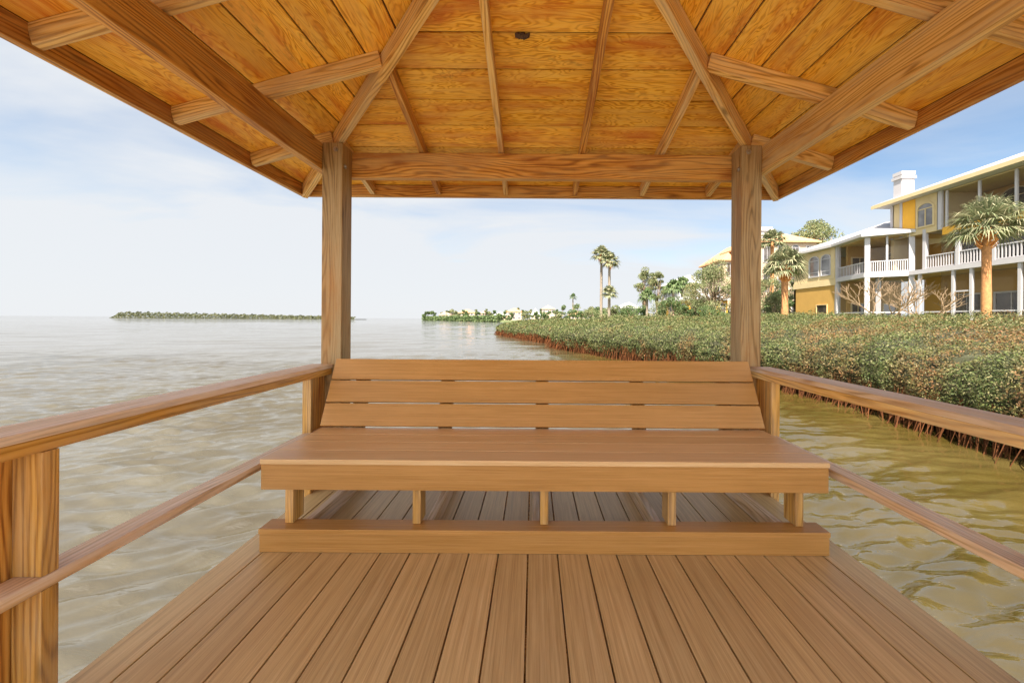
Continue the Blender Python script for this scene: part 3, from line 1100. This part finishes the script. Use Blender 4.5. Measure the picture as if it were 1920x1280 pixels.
main.box(mb, ud, ue, 4.55, 4.66, -.13, -.06)
mb.build('screen_frame', M['white'], Hs)
# insect screens between the columns
def screen(seg, u0, u1, z0, z1):
    mb = MB()
    seg.box(mb, u0, u1, z0, z1, -.125, -.120)
    mb.build('screen_panel', M['screen'], Hs)
for s_, a, b in ((main, 0, main.L - 4.2), (side, .1, side.L - .1), (porch, .1, porch.L - .1)):
    screen(s_, a, b, GF, F2B - .02)
screen(main, 0, main.L - 4.4, 9.64, EM - .33)
screen(main, 0, main.L - 4.2, F2T + .02, 9.04)
screen(side, .2, side.L - .2, F2T + .02, EP - .3)
screen(porch, .3, porch.L - .3, F2T + .02, EP - .3)
# top floor solid end with arched window
e0, e1 = main.u_at(1762), main.L - .2
wallseg(main, e0, e1, F2T + 2.9, EM - .2, 'cream', Hs, -.25, 0)
wallseg(Seg((31.7, 33.2), (40, 33.2)), 0, 8, F2T, EM - .2, 'cream', Hs, -.25, 0)
fr = Seg((31.7, 15 + e0), (36, 15 + e0), True)
wallseg(fr, 0, 3.2, 9.5, EM - .2, 'cream', Hs, -.25, 0)
wg, wh = main.u_at(1715), main.u_at(1691)
mb = MB(); main.box(mb, wg, wh, 9.75, EM - .22, .002, .03); mb.build('accent_panel', M['gold'], Hs)
window(main, main.u_at(1752), main.u_at(1718), 9.95, 11.45, Hs, True, 1, None, 'cream', 'glass', .12, .0)
mb = MB()
main.box(mb, e0 - .12, e0 + .16, 9.5, EM - .2, -.12, .05)
main.box(mb, wh - .02, wh + .2, 9.5, EM - .2, .0, .07)
main.box(mb, e1 - .2, e1 + .02, 9.5, EM - .2, -.05, .05)
mb.build('corner_trim', M['white'], Hs)
# roofs
def roof_poly(name, base, ridge, z0, z1, mat, parent, th=.22):
    """closed hipped roof: base polygon at z0, two ridge points at z1"""
    mb = MB()
    n = len(base)
    lo = [Vector((x, y, z0 - th)) for x, y in base]
    hi = [Vector((x, y, z0)) for x, y in base]
    R = [Vector((x, y, z1)) for x, y in ridge]
    for i in range(n):
        j = (i + 1) % n
        mb.poly([lo[i], lo[j], hi[j], hi[i]])
        ri = min(R, key=lambda r: (r - hi[i]).length)
        rj = min(R, key=lambda r: (r - hi[j]).length)
        if ri is rj:
            mb.poly([hi[i], hi[j], ri])
        else:
            mb.poly([hi[i], hi[j], rj, ri])
    mb.poly(lo[::-1])
    return mb.build(name, M[mat], parent)
roof_poly('roof', [(33.3, 30.9), (32.2, 30.7), (28.8, 32.9), (29.8, 37.5), (29.6, 44.3), (41, 44.3), (41, 31)], [(34.2, 36.2), (35, 40.5)], EP + .05, EP + 2.0, 'roofw', Hs, .26)
roof_poly('roof', [(30.85, 11), (30.85, 34.1), (44, 34.1), (44, 11)], [(37.4, 16), (37.4, 28.8)], EM + .12, EM + 2.6, 'roofw', Hs, .3)
mb = MB()
mb.box(30.80, 30.86, 11, 34.2, EM - .22, EM + .06, 'y')
mb.build('gutter', M['cream'], Hs)
mb = MB()
mb.box(31.95, 33.05, 32.5, 33.25, EM, 15.1, 'z')
mb.box(31.85, 33.15, 32.4, 33.35, 14.75, 15.0, 'z')
mb.box(31.9, 33.1, 32.45, 33.3, 15.1, 15.4, 'z')
mb.build('chimney', M['white'], Hs)
mb = MB(); mb.box(32.6, 36, 14.3, 33.0, GF - .6, GF + .05, 'y'); mb.build('floor_slab', M['tan'], Hs)

def house(name, label, px0, px1, D, ytop, yeave, depth, wall, roof, group=None, storeys=2, win=4, overhang=.5, hip=True, balcony=False, base_z=1.1):
    """simple villa seen between photo columns px0..px1 at distance D"""
    a, b = at(px0, yeave, D), at(px1, yeave, D)
    ze = a.z
    zr = at((px0 + px1) / 2, ytop, D + depth * .35).z
    T = thing(name, label, 'house', ((a.x + b.x) / 2, D + depth / 2, base_z), group)
    mb = MB()
    mb.box(a.x, b.x, D, D + depth, base_z - .5, ze, 'z')
    mb.build('wall', M[wall], T)
    oh = overhang
    base = [(a.x - oh, D - oh), (b.x + oh, D - oh), (b.x + oh, D + depth + oh), (a.x - oh, D + depth + oh)]
    wdt = b.x - a.x
    if wdt > depth:
        rd = [(a.x + depth * .5, D + depth / 2), (b.x - depth * .5, D + depth / 2)]
    else:
        rd = [((a.x + b.x) / 2, D + wdt * .4), ((a.x + b.x) / 2, D + depth - wdt * .4)]
    roof_poly('roof', base, rd, ze + .02, max(zr, ze + .6), roof, T, .25)
    sg = Seg((b.x, D), (a.x, D), False)
    if sg.n.y > 0:
        sg.n = -sg.n
    sgl = Seg((a.x, D + depth), (a.x, D))
    if sgl.n.x > 0:
        sgl.n = -sgl.n
    hgt = ze - base_z
    for s_ in range(storeys):
        z0 = base_z + hgt * s_ / storeys + hgt / storeys * .25
        z1 = base_z + hgt * (s_ + 1) / storeys - hgt / storeys * .15
        for k in range(win):
            c = sg.L * (k + .5) / win
            hw = sg.L / win * .27
            window(sg, c - hw, c + hw, z0, z1 - (hw * .5 if (k + s_) % 2 else 0), T, (k + s_) % 2 == 1, 1, None, 'white', 'glassdark', max(.08, D * .0012))
        for k in range(2):
            c = sgl.L * (k + .5) / 2
            window(sgl, c - 1, c + 1, z0, z1, T, False, 1, None, 'white', 'glassdark', .1)
        if balcony and s_ > 0:
            mb = MB()
            zb = base_z + hgt * s_ / storeys
            sg.box(mb, 0, sg.L, zb - .15, zb + .12, 0.01, 1.4)
            sg.box(mb, 0, sg.L, zb + 1.0, zb + 1.1, 1.3, 1.4)
            n_ = int(sg.L / .5)
            for k in range(n_ + 1):
                sg.box(mb, k * sg.L / n_ - .03, k * sg.L / n_ + .03, zb + .12, zb + 1.0, 1.32, 1.38)
            for k in range(4):
                u = .15 + k * (sg.L - .3) / 3
                sg.box(mb, u - .12, u + .12, base_z - .4, zb - .15, 1.15, 1.39)
            mb.build('balcony', M['white'], T)
    return T
house('villa', 'tile roofed peach villa with white chimney rising behind the left end of the yellow house', 1424, 1530, 62, 436, 452, 12, 'pinkwall', 'tile', None, 3, 4)
mb = MB()
c0 = at(1438, 418, 60); c1 = at(1466, 418, 60)
mb.box(c0.x, c1.x, 62.5, 64, at(1440, 460, 62).z, c0.z, 'z')
mb.box(c0.x - .2, c1.x + .2, 62.3, 64.2, c0.z - .7, c0.z - .35, 'z')
ch = mb.build('chimney', M['white'])
vil = [o for o in C.objects if o.name.startswith('villa')][0]
ch.parent = vil; ch.matrix_parent_inverse = Matrix.Translation(-vil.location)
house('villa', 'peach villa with orange tile roof partly hidden by the right gazebo post', 1356, 1430, 70, 460, 487, 9, 'pinkwall', 'tile', None, 3, 3)
house('villa', 'low orange walled villa with white columns beneath the leafy tree by the right post', 1292, 1364, 58, 551, 560, 10, 'gold', 'roofw', None, 1, 4, .6)
house('villa', 'grey roofed white villa with upper balcony between the palms and the leafy tree', 1272, 1330, 95, 516, 530, 12, 'white', 'greyroof', None, 2, 3, .8, balcony=True)
house('villa', 'small white house with pale roof right of the tall twin palms', 1166, 1200, 150, 567, 577, 12, 'white', 'roofw', None, 1, 3)
for i, (px, yt, D, wp, mt) in enumerate([(1118, 577, 120, 50, 'darkleaf'), (1150, 574, 100, 46, 'oliveleaf'), (1172, 580, 90, 40, 'darkleaf'), (1205, 574, 80, 44, 'darkleaf'), (1252, 567, 78, 40, 'oliveleaf'), (1288, 570, 50, 34, 'darkleaf'), (1310, 560, 52, 40, 'oliveleaf')]):
    LATE.append(('garden_bush', 'round leafy bush in the row behind the far hedge', px, yt, D, wp, mt))
for i, (px, yt, D, wp, mt) in enumerate([(1440, 492, 34, 52, 'oliveleaf'), (1462, 545, 33, 54, 'darkleaf'), (1492, 520, 46, 40, 'oliveleaf'), (1466, 472, 52, 84, 'oliveleaf'), (1300, 528, 54, 56, 'oliveleaf'), (1262, 556, 52, 62, 'darkleaf')]):
    LATE.append(('leafy_shrub' if i < 3 else 'garden_tree', ['tall pale shrub right against the right gazebo post', 'dark low shrub beneath the shorter fan palm', 'slim shrub between shorter fan palm and yellow house', 'tall tree crown filling the gap behind the shorter fan palm', 'broad pale tree between the grey roofed villa and the leafy tree', 'low spreading tree in front of the orange walled villa'][i], px, yt, D, wp, mt))
far = [(823, 845, 420, 583, 590, 'cream', 'brownroof', 'tiny cream house near the tip of the far shore'),
       (858, 890, 390, 580, 586, 'pinkwall', 'tile', 'low tile roofed house second along the far shore'),
       (897, 917, 360, 582, 588, 'pinkwall', 'brownroof', 'peach house with brown roof mid far shore'),
       (925, 950, 330, 584, 591, 'cream', 'greyroof', 'cream bungalow with grey roof just above the hedge point'),
       (950, 978, 300, 577, 584, 'pinkwall', 'tile', 'cream house with tile roof left of the brown roofed mansion'),
       (996, 1012, 290, 578, 590, 'cream', 'greyroof', 'narrow cream house beside the brown roofed mansion'),
       (1016, 1040, 270, 572, 579, 'pinkwall', 'brownroof', 'brown roofed mansion with pale walls on the far shore'),
       (1070, 1096, 230, 583, 590, 'pinkwall', 'tile', 'cream cottage among far trees left of the tall twin palms'),]
for a, b, D, yt, ye, wl, rf, lb in far:
    house('villa', lb, a, b, D, yt, ye, 14, wl, rf, 'houses along the far shore', 2 if ye < 588 else 1, 3)

# ------------------------------------------------------------------ trees
def blob_pts(c, r, n):
    d = rng.normal(size=(n, 3))
    d /= np.linalg.norm(d, axis=1)[:, None]
    rr = rng.uniform(.35, 1.0, n) ** .5
    return np.array(c) + d * rr[:, None] * np.array(r)
def tree(name, label, cat, base, H, R, leaf, mat, n_cl=16, per=260, group=None, low=.35, bark='bark', squash=.7, tr=.02):
    T = thing(name, label, cat, base, group)
    base = Vector(base)
    mb = MB()
    lean = Vector((random.uniform(-.06, .06) * H, random.uniform(-.05, .05) * H, 0))
    top = base + Vector((0, 0, H * .55)) + lean
    rt = H * tr
    mb.tube([base - Vector((0, 0, .4)), base + Vector((0, 0, H * .25)) + lean * .3, top], [rt * 1.3, rt, rt * .7], 7)
    P = []
    for k in range(n_cl):
        an = random.uniform(0, 6.28)
        q = math.sqrt(random.uniform(0.02, 1))
        zf = random.uniform(low, 1.0)
        env = math.sin(math.pi * min(1, max(.12, (zf - low) / (1 - low) * .8 + .15)))
        c = base + lean + Vector((math.cos(an) * q * R * env, math.sin(an) * q * R * env, H * zf * .93))
        s = R * random.uniform(.24, .42)
        P.append(blob_pts(c, (s, s, s * squash), per))
        st_ = base + Vector((0, 0, H * random.uniform(.22, .5))) + lean * .6
        mid = (st_ + c) / 2 + Vector((0, 0, -H * .03))
        mb.tube([st_, mid, c], [rt * .5, rt * .32, rt * .12], 5)
    mb.build('trunk', M[bark], T, smooth=True)
    leaf_mesh('crown', np.concatenate(P), leaf, M[mat], T, .55)
    return T
def palm(name, label, base, H, crown, nf, r0, bark='palmbark', boots=True, leaflets=22, group=None, skirt=0, mat='palmleaf', lw=.045, lean=0.0, droop=.55):
    T = thing(name, label, 'palm tree', base, group)
    base = Vector(base)
    mb = MB()
    pts, rad = [], []
    for k in range(9):
        f = k / 8
        pts.append(base + Vector((lean * H * f * f, 0, -.4 + (H + .4) * f)))
        rad.append(r0 * (1.12 - .22 * f + .04 * math.sin(k * 2.4)))
    mb.tube(pts, rad, 9)
    mb.build('trunk', M[bark], T, smooth=True)
    top = pts[-1]
    if boots:
        mb = MB()
        for k in range(60):
            an = k * 2.4
            z = -random.uniform(.15, crown * .62)
            d = Vector((math.cos(an), math.sin(an), 0))
            a = top + Vector((0, 0, z)) + d * r0 * .8
            mb.tube([a, a + d * r0 * .7 + Vector((0, 0, r0 * .55)), a + d * r0 * 1.35 + Vector((0, 0, r0 * 1.6))], [r0 * .26, r0 * .22, r0 * .12], 4)
        mb.build('frond_bases', M['boots'], T)
    mb = MB()
    st = MB()
    for k in range(nf):
        f = (k + .5) / nf
        el = math.radians(85 - 104 * f ** 1.05) + random.uniform(-.12, .12)
        an = k * 2.39996 + random.uniform(-.2, .2)
        hd = Vector((math.cos(an), math.sin(an), 0))
        pl = crown * random.uniform(.42, .58)
        d0 = hd * math.cos(el) + Vector((0, 0, math.sin(el)))
        mid = top + d0 * pl * .55
        hub = top + d0 * pl + Vector((0, 0, -pl * .12 * math.cos(el)))
        st.tube([top, mid, hub], [.022 * crown, .014 * crown, .010 * crown], 4, False)
        ax = (hub - mid).normalized()
        side_ = ax.cross(Vector((0, 0, 1)))
        if side_.length < .05:
            side_ = Vector((1, 0, 0))
        side_.normalize()
        upv = side_.cross(ax).normalized()
        for q in range(leaflets):
            t = (q + .5) / leaflets * 2 - 1
            th = t * math.radians(118) + random.uniform(-.04, .04)
            L = crown * (.56 - .14 * abs(t)) * random.uniform(.85, 1.1)
            dr = ax * math.cos(th) + side_ * math.sin(th) + upv * (.18 * (1 - abs(t)))
            dr.normalize()
            wv = dr.cross(upv).normalized() * (lw * crown * .5)
            p1 = hub + dr * L * .5
            p2 = hub + dr * L * .92 + Vector((0, 0, -L * droop * random.uniform(.3, 1)))
            o = len(mb.v)
            mb.v += [tuple(hub - wv * .4), tuple(hub + wv * .4), tuple(p1 + wv), tuple(p1 - wv), tuple(p2 + wv * .15), tuple(p2 - wv * .15)]
            mb.f += [(o, o + 1, o + 2, o + 3), (o + 3, o + 2, o + 4, o + 5)]
            mb.uv += [(0, 0)] * 8
    mb.build('fronds', M[mat], T, fix=False)
    st.build('frond_stalks', M[mat], T, fix=False)
    if skirt:
        mb = MB()
        for k in range(skirt):
            an = random.uniform(0, 6.28)
            d = Vector((math.cos(an), math.sin(an), 0))
            a = top + Vector((0, 0, -random.uniform(0, crown * .3)))
            b_ = a + d * crown * .22 + Vector((0, 0, -crown * random.uniform(.35, .6)))
            mb.tube([a, a + d * crown * .24, b_], [.03 * crown, .06 * crown, .01 * crown], 4)
        mb.build('dead_frond_skirt', M['boots'], T)
    return T

p = at(1849, 424, 19.5)
palm('fan_palm', 'big bushy fan palm with orange trunk in front of the yellow house', (p.x, p.y, 1.6), p.z - 1.6, 1.95, 56, .185, leaflets=26, lw=.023)
p = at(1471, 497, 25)
palm('fan_palm', 'shorter fan palm just right of the right gazebo post', (p.x, p.y, 1.5), p.z - 1.6, 1.65, 44, .20, leaflets=22, lw=.042)
p = at(1447, 452, 44)
palm('fan_palm', 'distant fan palm above the roofs right of the gazebo post', (p.x, p.y, 1.5), p.z - 1.6, 1.9, 28, .2, leaflets=16, lw=.07, boots=False)
for (px, py, D, cr, lb, sk) in ((1127, 478, 72, 2.3, 'taller left one of the twin slender palms above the hedge', 10), (1142, 490, 70, 2.2, 'right one of the twin slender palms with brown skirt', 22),
                            (1142, 550, 62, 1.7, 'short pale palm directly beneath the twin slender palms', 0)):
    p = at(px, py, D)
    palm('slender_palm', lb, (p.x, p.y, 1.1), p.z - 1.1, cr, 30, .26 if D > 65 else .18, 'greypalm', False, 16, None, sk, 'palmleaf', .085, 0)
for (px, py, D, cr, lb) in ((1262, 541, 66, 2.2, 'arching palm left of the leafy tree, left of a pair'), (1279, 536, 68, 2.2, 'arching palm left of the leafy tree, right of a pair'),
                            (1213, 556, 75, 2.2, 'low shaggy palm under the slender oak trees')):
    p = at(px, py, D)
    palm('garden_palm', lb, (p.x, p.y, 1.1), p.z - 1.1, cr, 28, .24, 'greypalm', False, 14, None, 0, 'darkleaf', .075, 0, .9)
def tr_at(name, label, cat, px, ybase, ytop, D, wpx, leaf, mat, n_cl, per, group=None, low=.3, base_z=1.1, **k):
    p = at(px, ytop, D)
    return tree(name, label, cat, (p.x, p.y, base_z), p.z - base_z, wpx / 2 / F * D, leaf, M and mat, n_cl, per, group, low, **k)
tr_at('leafy_tree', 'broad olive green tree left of the right gazebo post', 'tree', 1342, 590, 489, 45, 104, .17, 'oliveleaf', 44, 330, low=.15)
tr_at('leafy_tree', 'bushy tree squeezed between the right post and the shorter fan palm', 'tree', 1434, 590, 520, 40, 44, .15, 'oliveleaf', 20, 260, low=.1)
tr_at('slender_oak', 'tall thin tree with umbrella crown right of the twin palms', 'tree', 1206, 590, 498, 85, 42, .28, 'oliveleaf', 26, 200, low=.60, tr=.013)
tr_at('slender_oak', 'darker thin tree leaning beside the umbrella crowned tree', 'tree', 1231, 590, 503, 88, 36, .28, 'oliveleaf', 26, 200, low=.5, tr=.013)
tr_at('pine', 'loose crowned tree rising behind the roof of the yellow house', 'tree', 1530, 590, 408, 70, 100, .30, 'oliveleaf', 52, 210, low=.6)
tr_at('shrub', 'dark shrub mass between post and yellow wall', 'shrub', 1456, 592, 548, 27, 60, .12, 'oliveleaf', 26, 260, low=.05, base_z=1.4)
tr_at('shrub', 'rounded green shrub right of the short pale palm', 'shrub', 1182, 597, 572, 60, 62, .2, 'darkleaf', 20, 150, low=.1)
tr_at('shrub', 'mixed reddish shrub under the arching palms', 'shrub', 1236, 597, 565, 58, 60, .18, 'oliveleaf', 22, 150, low=.1)
tr_at('shrub', 'pale shrub against the white villa', 'shrub', 1275, 597, 572, 54, 46, .16, 'oliveleaf', 16, 150, low=.1)
tr_at('shrub', 'green shrub at the foot of the leafy tree', 'shrub', 1330, 597, 572, 42, 60, .15, 'darkleaf', 18, 170, low=.1)
tr_at('shrub', 'brownish shrub left of the twin palms', 'shrub', 1112, 597, 574, 70, 44, .22, 'oliveleaf', 14, 120, low=.1)
for (nm, lb, px, yt, D, wp, mt) in LATE:
    tr_at(nm, lb, 'tree' if nm == 'garden_tree' else 'shrub', px, 597, yt, D, wp, max(.12, D * .0042), mt, 22, 170, 'bushes in a row behind the far hedge' if nm == 'garden_bush' else None, low=.05)
fart = [(856, 584, 380, 16), (870, 581, 375, 14), (896, 585, 350, 18), (918, 585, 325, 16), (934, 587, 300, 20), (958, 587, 285, 18), (986, 583, 270, 20), (1004, 586, 240, 22), (1020, 586, 225, 22), (830, 586, 430, 16), (840, 582, 425, 14), (874, 583, 385, 14), (912, 579, 360, 14), (928, 580, 335, 14), (948, 582, 325, 16), (971, 577, 315, 16), (1014, 577, 275, 16), (1030, 583, 240, 24), (1042, 584, 215, 24), (1076, 580, 190, 30), (1110, 580, 160, 30), (1130, 577, 140, 34), (802, 583, 440, 18), (815, 582, 440, 16), (850, 579, 430, 26), (866, 586, 400, 20), (882, 585, 390, 18), (893, 577, 380, 12), (904, 584, 370, 14), (921, 582, 340, 18), (938, 586, 330, 12),
        (962, 584, 320, 14), (981, 580, 310, 20), (993, 577, 300, 12), (1006, 583, 280, 10), (1044, 577, 255, 14), (1066, 567, 240, 44), (1052, 571, 235, 24), (1084, 570, 220, 26), (1101, 572, 180, 30), (1090, 583, 170, 24)]
for i, (px, yt, D, wp) in enumerate(fart):
    tr_at('shore_tree', 'low tree among the houses along the far shore', 'tree', px, 597, yt, D, wp, D * .0042, 'darkleaf' if i % 3 else 'oliveleaf', 9, 60, 'trees along the far shore', low=.12)
p = at(1074, 557, 240)
palm('tall_palm', 'tiny single palm standing above the far dark trees', (p.x, p.y, 1.1), p.z - 1.1, 3.0, 18, .4, 'greypalm', False, 9, None, 0, 'darkleaf', .14)

# bare frangipani trees
def bare_tree(label, px, D, H, seed, spread):
    rs = random.Random(seed)
    p = at(px, 600, D)
    base = Vector((p.x, p.y, 1.7))
    T = thing('bare_tree', label, 'tree', base, 'bare branched trees before the yellow house')
    tr_, br = MB(), MB()
    tr_.tube([base - Vector((0, 0, .3)), base + Vector((0, 0, .5))], [.13, .11], 7)
    tr_.build('trunk', M['bare'], T, smooth=True)
    def grow(a, d, L, r, lev):
        b = a + d * L
        m = (a + b) / 2 + Vector((rs.uniform(-.05, .05), rs.uniform(-.05, .05), -.03)) * L
        br.tube([a, m, b], [r, r * .88, r * .78], 5)
        if lev == 0:
            return
        n = 3 if rs.random() < .6 else 2
        ph = rs.uniform(0, 6.28)
        for k in range(n):
            an = ph + k * 6.283 / n
            e = Vector((math.cos(an), math.sin(an), .25)) * spread
            nd = (d + e)
            nd.z = max(nd.z, .12)
            nd.normalize()
            grow(b, nd, L * rs.uniform(.68, .9), r * .72, lev - 1)
    for k in range(4):
        an = k * 1.57 + rs.uniform(-.3, .3)
        d = Vector((math.cos(an) * .95, math.sin(an) * .95, .75)).normalized()
        grow(base + Vector((0, 0, .45)), d, H * .33, .048, 4)
    br.build('branches', M['bare'], T)
bare_tree('bare pale branched tree in front of the white porch columns', 1655, 24, 3.1, 3, .62)
bare_tree('thinner bare branched tree right of the white porch columns', 1738, 25, 2.5, 8, .7)

# island on the horizon
pts = []
szs = []
for k in range(11000):
    f = random.random()
    px = 210 + f * 455
    D = 490 + random.uniform(0, 25)
    top = 13.2 - 6.3 * f
    edge = min(1, (f + .004) / .035) ** .6
    h = random.random() ** .7
    q = at(px, 0, D)
    pts.append((q.x, D + h * 6 - 3, max(.1, h * (top - 1.5) * .7 * edge * (1 + .12 * math.sin(px * .35) + .08 * math.sin(px * .9)))))
I = tag(leaf_mesh('wooded_island', np.array(pts), 1.5, M['island'], None, .7), 'long low wooded island on the horizon left of the gazebo', 'island', None, 'stuff')
mb = MB()
a = at(208, 0, 490); b = at(668, 0, 490)
mb.box(a.x, b.x, 488, 520, -.5, .5, 'x')
mb.build('shore', M['inner'], I)
# dark fringe at the foot of the far shore
pts = []
for k in range(5200):
    f = random.random()
    x, y = (-27 + f * -108, 268 + f * 184)
    pts.append((x + random.uniform(-1, 3), y + random.uniform(-1, 3), random.uniform(0, 1) ** .7 * 4.6))
tag(leaf_mesh('shore_bushes', np.array(pts), 1.5, M['darkleaf'], None, .7), 'thin dark line of bushes at the foot of the far shore', 'bushes', None, 'stuff')
